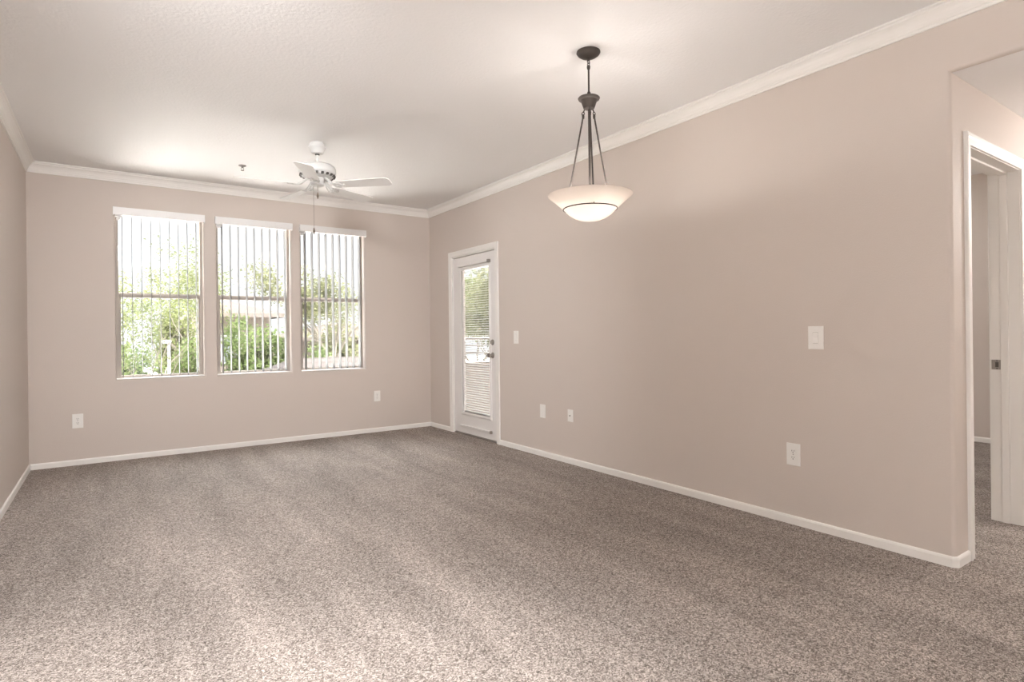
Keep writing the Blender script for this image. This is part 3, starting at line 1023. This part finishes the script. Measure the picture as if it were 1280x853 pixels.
for deg in (20, 140, 260):
    d = Vector((math.cos(math.radians(deg)), math.sin(math.radians(deg)), 0))
    q = Vector((LX, LY, 1.918)) + d * 0.078
    bm = bmn()
    tube(bm, [Vector((LX, LY, 1.938)) + d * 0.014, Vector((LX, LY, 1.931)) + d * 0.046], 0.012, 14)
    so = obj('lamp_holder', bm, M_plate, root, smooth=True)
    bm = bmn()
    bmesh.ops.create_uvsphere(bm, u_segments=20, v_segments=12, radius=0.026, matrix=Matrix.Translation(q))
    obj('bulb', bm, M_bulb, so, smooth=True)

# ------------------------------------------------------------------ sprinkler head
SX, SY = -2.344, -0.88
root = thing('sprinkler_head', (SX, SY, H), 'small grey sprinkler head on the ceiling beside the fan', 'sprinkler')
bm = bmn()
lathe(bm, [(0, H), (0.034, H), (0.034, H - 0.003), (0.022, H - 0.010), (0.014, H - 0.012), (0, H - 0.012)], (SX, SY, 0), 28)
obj('escutcheon', bm, M_sprk, root, smooth=True)
bm = bmn()
lathe(bm, [(0, H - 0.010), (0.010, H - 0.010), (0.010, H - 0.022), (0, H - 0.022)], (SX, SY, 0), 18)
for s in (-1, 1):
    tube(bm, [(SX + s * 0.008, SY, H - 0.020), (SX + s * 0.013, SY, H - 0.032), (SX + s * 0.003, SY, H - 0.046)], 0.0022, 8)
obj('body', bm, M_sprk, root, smooth=True)
bm = bmn()
lathe(bm, [(0, H - 0.045), (0.015, H - 0.046), (0.015, H - 0.048), (0, H - 0.048)], (SX, SY, 0), 20)
obj('deflector', bm, M_sprk, root, smooth=True)

# ------------------------------------------------------------------ balcony outside the patio door
bm = bmn()
box(bm, 0.14, 3.4, -1.76, 0.38, -0.20, -0.005)
tag(obj('balcony_floor', bm, M_concrete), 'grey concrete balcony floor outside the patio door', 'floor', kind='structure')
bm = bmn()
box(bm, 0.14, 3.4, 0.22, 0.36, -0.003, 0.745)
box(bm, 0.14, 3.42, 0.20, 0.38, 0.745, 0.78, 0.006)
tag(obj('wall_balcony', bm, M_stucco), 'pale stucco half wall of the balcony behind the door glass', 'wall', kind='structure')
root = thing('balcony_railing', (1.7, 0.29, 0.78), 'dark metal railing with three bars on the balcony half wall', 'railing')
for zc, rr in ((0.905, 0.011), (1.010, 0.011), (1.105, 0.016)):
    bm = bmn()
    tube(bm, [(0.165, 0.29, zc), (3.38, 0.29, zc)], rr, 12)
    obj('rail', bm, M_iron, root, smooth=True)
for xx in (0.19, 1.75, 3.3):
    bm = bmn()
    box(bm, xx - 0.018, xx + 0.018, 0.272, 0.308, 0.78, 1.10, 0.002)
    obj('post', bm, M_iron, root)

# ------------------------------------------------------------------ outdoors
GZ = -3.0
bm = bmn()
box(bm, -60, 70, 0.6, 90, GZ - 0.2, GZ)
tag(obj('ground', bm, M_ground), 'pale gravel ground far below the windows', 'ground', kind='structure')

def house(name, lab, x0, x1, y0, y1, zw, zr, ov, wins, ridge=None, rm=None):
    root = thing(name, ((x0 + x1) / 2, (y0 + y1) / 2, GZ), lab, 'house')
    bm = bmn()
    box(bm, x0, x1, y0, y1, GZ, zw)
    wl = obj('wall', bm, M_house, root)
    for (a, b, c, d) in wins:
        bm = bmn()
        for q in ((a - 0.06, a, c, d), (b, b + 0.06, c, d), (a - 0.06, b + 0.06, c - 0.06, c), (a - 0.06, b + 0.06, d, d + 0.06)):
            box(bm, q[0], q[1], y0 - 0.05, y0 + 0.02, q[2], q[3])
        wf = obj('window', bm, M_post, root)
        bm = bmn()
        box(bm, a, b, y0 - 0.02, y0 + 0.01, c, d)
        obj('pane', bm, M_pane, wf)
    X0, X1, Y0, Y1 = x0 - ov, x1 + ov, y0 - ov, y1 + ov
    yr = (Y0 + Y1) / 2
    ins = ridge if ridge is not None else (Y1 - Y0) / 2
    bm = bmn()
    q = [bm.verts.new(p) for p in ((X0, Y0, zw), (X1, Y0, zw), (X1, Y1, zw), (X0, Y1, zw), (X0 + ins, yr, zr), (X1 - ins, yr, zr))]
    for f in ((0, 1, 5, 4), (1, 2, 5), (2, 3, 4, 5), (3, 0, 4), (3, 2, 1, 0)):
        bm.faces.new([q[k] for k in f])
    obj('roof', bm, rm or M_roof, root)
    bm = bmn()
    sweep(bm, [(X0, Y0), (X1, Y0), (X1, Y1), (X0, Y1)], [(-0.03, zw - 0.16), (0.0, zw - 0.16), (0.0, zw + 0.02), (-0.03, zw + 0.02)], closed=True)
    obj('fascia', bm, M_house, root)
    return root

house('garage', 'low building with a pale tiled roof just below the windows', -0.9, 3.9, 5.6, 10.2, -0.25, 0.63, 0.35, [(1.0, 2.2, -2.0, -0.9)], 1.5, M_roof_pale)
house('house', 'house with a low tiled hip roof behind the hedge, in the middle window', 0.3, 3.0, 23.0, 29.0, 2.25, 3.0, 0.6, [(0.9, 1.7, 0.0, 1.2)], 1.9)
house('house', 'pale house behind the tree in the window nearest the patio door', 4.6, 13.5, 23.5, 30.0, 1.1, 1.9, 0.5, [(5.9, 6.9, -0.7, 0.5), (8.5, 9.5, -0.7, 0.5)], 3.0)
house('house', 'house beyond the balcony railing, seen in the door glass', 17.0, 28.0, 13.0, 22.0, 1.2, 2.2, 0.5, [(18.5, 19.5, -1.0, 0.3), (21.5, 22.5, -1.0, 0.3)], 3.5)

root = thing('lamp_post', (-2.12, 10.6, GZ), 'slim white lamp post among the trees outside', 'lamp post')
bm = bmn()
tube(bm, [(-2.12, 10.6, GZ), (-2.12, 10.6, 1.02)], [0.045, 0.03], 14)
lathe(bm, [(0, 0), (0.13, 0), (0.13, 0.05), (0.08, 0.12), (0, 0.12)], (-2.12, 10.6, GZ), 18)
obj('post', bm, M_post, root, smooth=True)
bm = bmn()
box(bm, -2.26, -2.06, 10.52, 10.68, 1.02, 1.10, 0.02)
obj('lamp_head', bm, M_post, root)

def grow(rng, bm, p, d, length, r, depth, tips, spread, up, n=5):
    pts, rs = [p.copy()], [r]
    for k in range(4):
        d = (d + Vector((rng.uniform(-1, 1), rng.uniform(-1, 1), rng.uniform(-0.6, 1.0) * up)) * 0.22).normalized()
        p = p + d * length / 4
        pts.append(p.copy())
        rs.append(r * (1 - 0.13 * (k + 1)))
    tube(bm, pts, rs, n, caps=False)
    if depth <= 1:
        tips.extend(pts[1:])
    if depth == 0:
        return
    for _ in range(rng.choice((2, 3, 3))):
        nd = (d + Vector((rng.uniform(-1, 1), rng.uniform(-1, 1), rng.uniform(-0.5, 0.8))) * spread).normalized()
        grow(rng, bm, p if rng.random() < 0.6 else pts[2], nd, length * rng.uniform(0.6, 0.85), rs[-1] * 0.72, depth - 1, tips, spread, up, n)

def leaves(rng, centers, per, jitter, size, aspect, droop=0.0):
    bm = bmn()
    for c in centers:
        for _ in range(per):
            q = c + Vector((rng.gauss(0, jitter), rng.gauss(0, jitter), rng.gauss(0, jitter * 0.8)))
            d = Vector((rng.uniform(-1, 1), rng.uniform(-1, 1), rng.uniform(-1, 0.7) - droop)).normalized()
            s = d.orthogonal().normalized()
            s.rotate(Matrix.Rotation(rng.uniform(0, 2 * PI), 3, d))
            l = size * rng.uniform(0.6, 1.3)
            w = l * aspect
            bm.faces.new([bm.verts.new(v) for v in (q, q + d * l * 0.5 + s * w, q + d * l, q + d * l * 0.5 - s * w)])
    return bm

def tree(name, lab, x, y, trunk_h, length, depth, per, jitter, size, aspect, lm, seed, cat='tree', spread=0.75, r=0.10, lean=(0, 0), droop=0.0, up=0.5, group=None, stems=1):
    rng = random.Random(seed)
    root = thing(name, (x, y, GZ), lab, cat, group)
    bm = bmn()
    tips = []
    for s in range(stems):
        base = Vector((x + rng.uniform(-0.15, 0.15) * (stems > 1), y + rng.uniform(-0.15, 0.15) * (stems > 1), GZ))
        top = base + Vector((lean[0] + rng.uniform(-0.3, 0.3), lean[1] + rng.uniform(-0.3, 0.3), trunk_h))
        tube(bm, [base, base.lerp(top, 0.5) + Vector((rng.uniform(-0.08, 0.08), 0, 0)), top], [r, r * 0.85, r * 0.75], 8)
        for k in range(4):
            a = 2 * PI * (k + rng.random()) / 4
            d = Vector((math.cos(a) * spread, math.sin(a) * spread, 0.9)).normalized()
            grow(rng, bm, top, d, length, r * 0.6, depth, tips, spread, up)
    obj('trunk', bm, M_bark, root)
    bm = leaves(rng, tips, per, jitter, size, aspect, droop)
    obj('foliage', bm, lm, root)
    return root

def shrub(lab, x, y, rx_, ry_, top, lm, seed, n=2600, size=0.13, name='shrub', cat='shrub'):
    rng = random.Random(seed)
    root = thing(name, (x, y, GZ), lab, cat)
    zc = (GZ + top) / 2
    hz = (top - GZ) / 2
    bm = bmn()
    cs = []
    for k in range(26):
        a = rng.uniform(0, 2 * PI)
        t = rng.uniform(0.3, 0.95)
        e = Vector((x + rx_ * t * math.cos(a) * 0.9, y + ry_ * t * math.sin(a) * 0.9, zc + hz * rng.uniform(-0.1, 0.85)))
        b = Vector((x + rng.uniform(-0.3, 0.3), y + rng.uniform(-0.2, 0.2), GZ))
        tube(bm, [b, b.lerp(e, 0.5) + Vector((rng.uniform(-0.2, 0.2), rng.uniform(-0.2, 0.2), 0)), e], [0.03, 0.02, 0.008], 5, caps=False)
    obj('stems', bm, M_bark, root)
    lobes = [(Vector((x + rx_ * rng.uniform(-0.5, 0.5), y + ry_ * rng.uniform(-0.5, 0.5), zc + hz * rng.uniform(-0.5, 0.6))), rng.uniform(0.30, 0.48)) for _ in range(34)]
    for k in range(n):
        c, s = rng.choice(lobes)
        d = Vector((rng.gauss(0, 1), rng.gauss(0, 1), rng.gauss(0, 1))).normalized()
        cs.append(c + Vector((d.x * rx_ * s, d.y * ry_ * s, d.z * hz * s)) * rng.uniform(0.75, 1.0))
    obj('foliage', leaves(rng, cs, 3, 0.06, size, 0.26), lm, root)
    return root

tree('tree', 'airy palo verde with thin bare branches in the window nearest the left wall', -2.65, 8.0, 2.0, 1.35, 5, 2, 0.09, 0.075, 0.20, M_leafA, 3, spread=0.55, r=0.085, up=0.8)
tree('tree', 'sparse twiggy tree beside the house roof in the middle window', -1.2, 15.8, 3.2, 1.4, 4, 3, 0.12, 0.10, 0.2, M_leafA, 14, spread=0.5, r=0.08, up=0.8)
tree('tree', 'feathery tree filling the window nearest the patio door', 4.0, 16.8, 3.1, 1.6, 4, 9, 0.16, 0.13, 0.22, M_leafC, 21, spread=0.7, r=0.12, up=0.6)
tree('tree', 'leafy tree with hanging foliage seen through the patio door glass', 6.2, 7.0, 2.6, 1.4, 4, 9, 0.16, 0.20, 0.12, M_leafC, 33, spread=0.6, r=0.12, droop=0.9, up=0.5)
tree('tree', 'broad tree behind the hanging foliage outside the patio door', 9.2, 13.4, 2.6, 1.7, 4, 9, 0.16, 0.16, 0.18, M_leafA, 41, spread=0.7, r=0.12, up=0.5)
for lab, x, y, rx_, ry_, top, lm, sd, n in [
        ('dense green shrub at the foot of the bare-branched palo verde', -3.02, 11.7, 0.88, 0.8, 1.05, M_leafB, 5, 2400),
        ('rounded green shrub beside the white lamp post', -1.45, 11.7, 0.60, 0.8, 1.25, M_leafB, 6, 2000),
        ('tall bright green shrub below the tiled house roof', -0.30, 11.7, 0.54, 0.8, 1.95, M_leafB, 7, 2200),
        ('bushy dark green shrub at the corner of the tiled house roof', 0.70, 13.2, 0.98, 0.6, 1.68, M_leafB, 8, 2400),
        ('green shrub above the pale garage roof, by the feathery tree', 1.95, 11.7, 0.68, 0.8, 1.05, M_leafB, 9, 2000),
        ('olive green shrub behind the pale garage roof, under the feathery tree', 3.40, 11.7, 0.70, 0.8, 0.95, M_leafC, 10, 2000)]:
    shrub(lab, x, y, rx_, ry_, top, lm, sd, n)
shrub('low wide green shrub behind the lamp post, at the foot of the palo verde', -3.0, 14.2, 1.5, 0.9, 0.95, M_leafB, 60, 3000)
shrub('broad olive hedge shrub beyond the balcony railing', 9.4, 8.4, 1.5, 1.0, 0.95, M_leafC, 12, 2600)
for lab, x, y, rx_, top, lm, sd in [
        ('pale rounded tree farthest to the left, behind the palo verde', -4.3, 20.8, 2.4, 2.9, M_leafA, 50),
        ('narrow rounded tree to the left of the tiled hip roof house', -1.05, 21.2, 0.85, 2.9, M_leafA, 51),
        ('pale rounded tree in front of the house behind the feathery tree', 5.7, 21.4, 1.5, 2.2, M_leafC, 52),
        ('olive rounded tree before the far corner of that pale house', 9.8, 21.6, 2.0, 2.2, M_leafC, 53),
        ('pale wide rounded tree before the house beyond the balcony railing', 13.4, 8.6, 2.0, 1.9, M_leafA, 54)]:
    shrub(lab, x, y, rx_, 1.0, top, lm, sd, 2600, 0.2, 'round_tree', 'tree')

for o in BASES:
    del o['base']
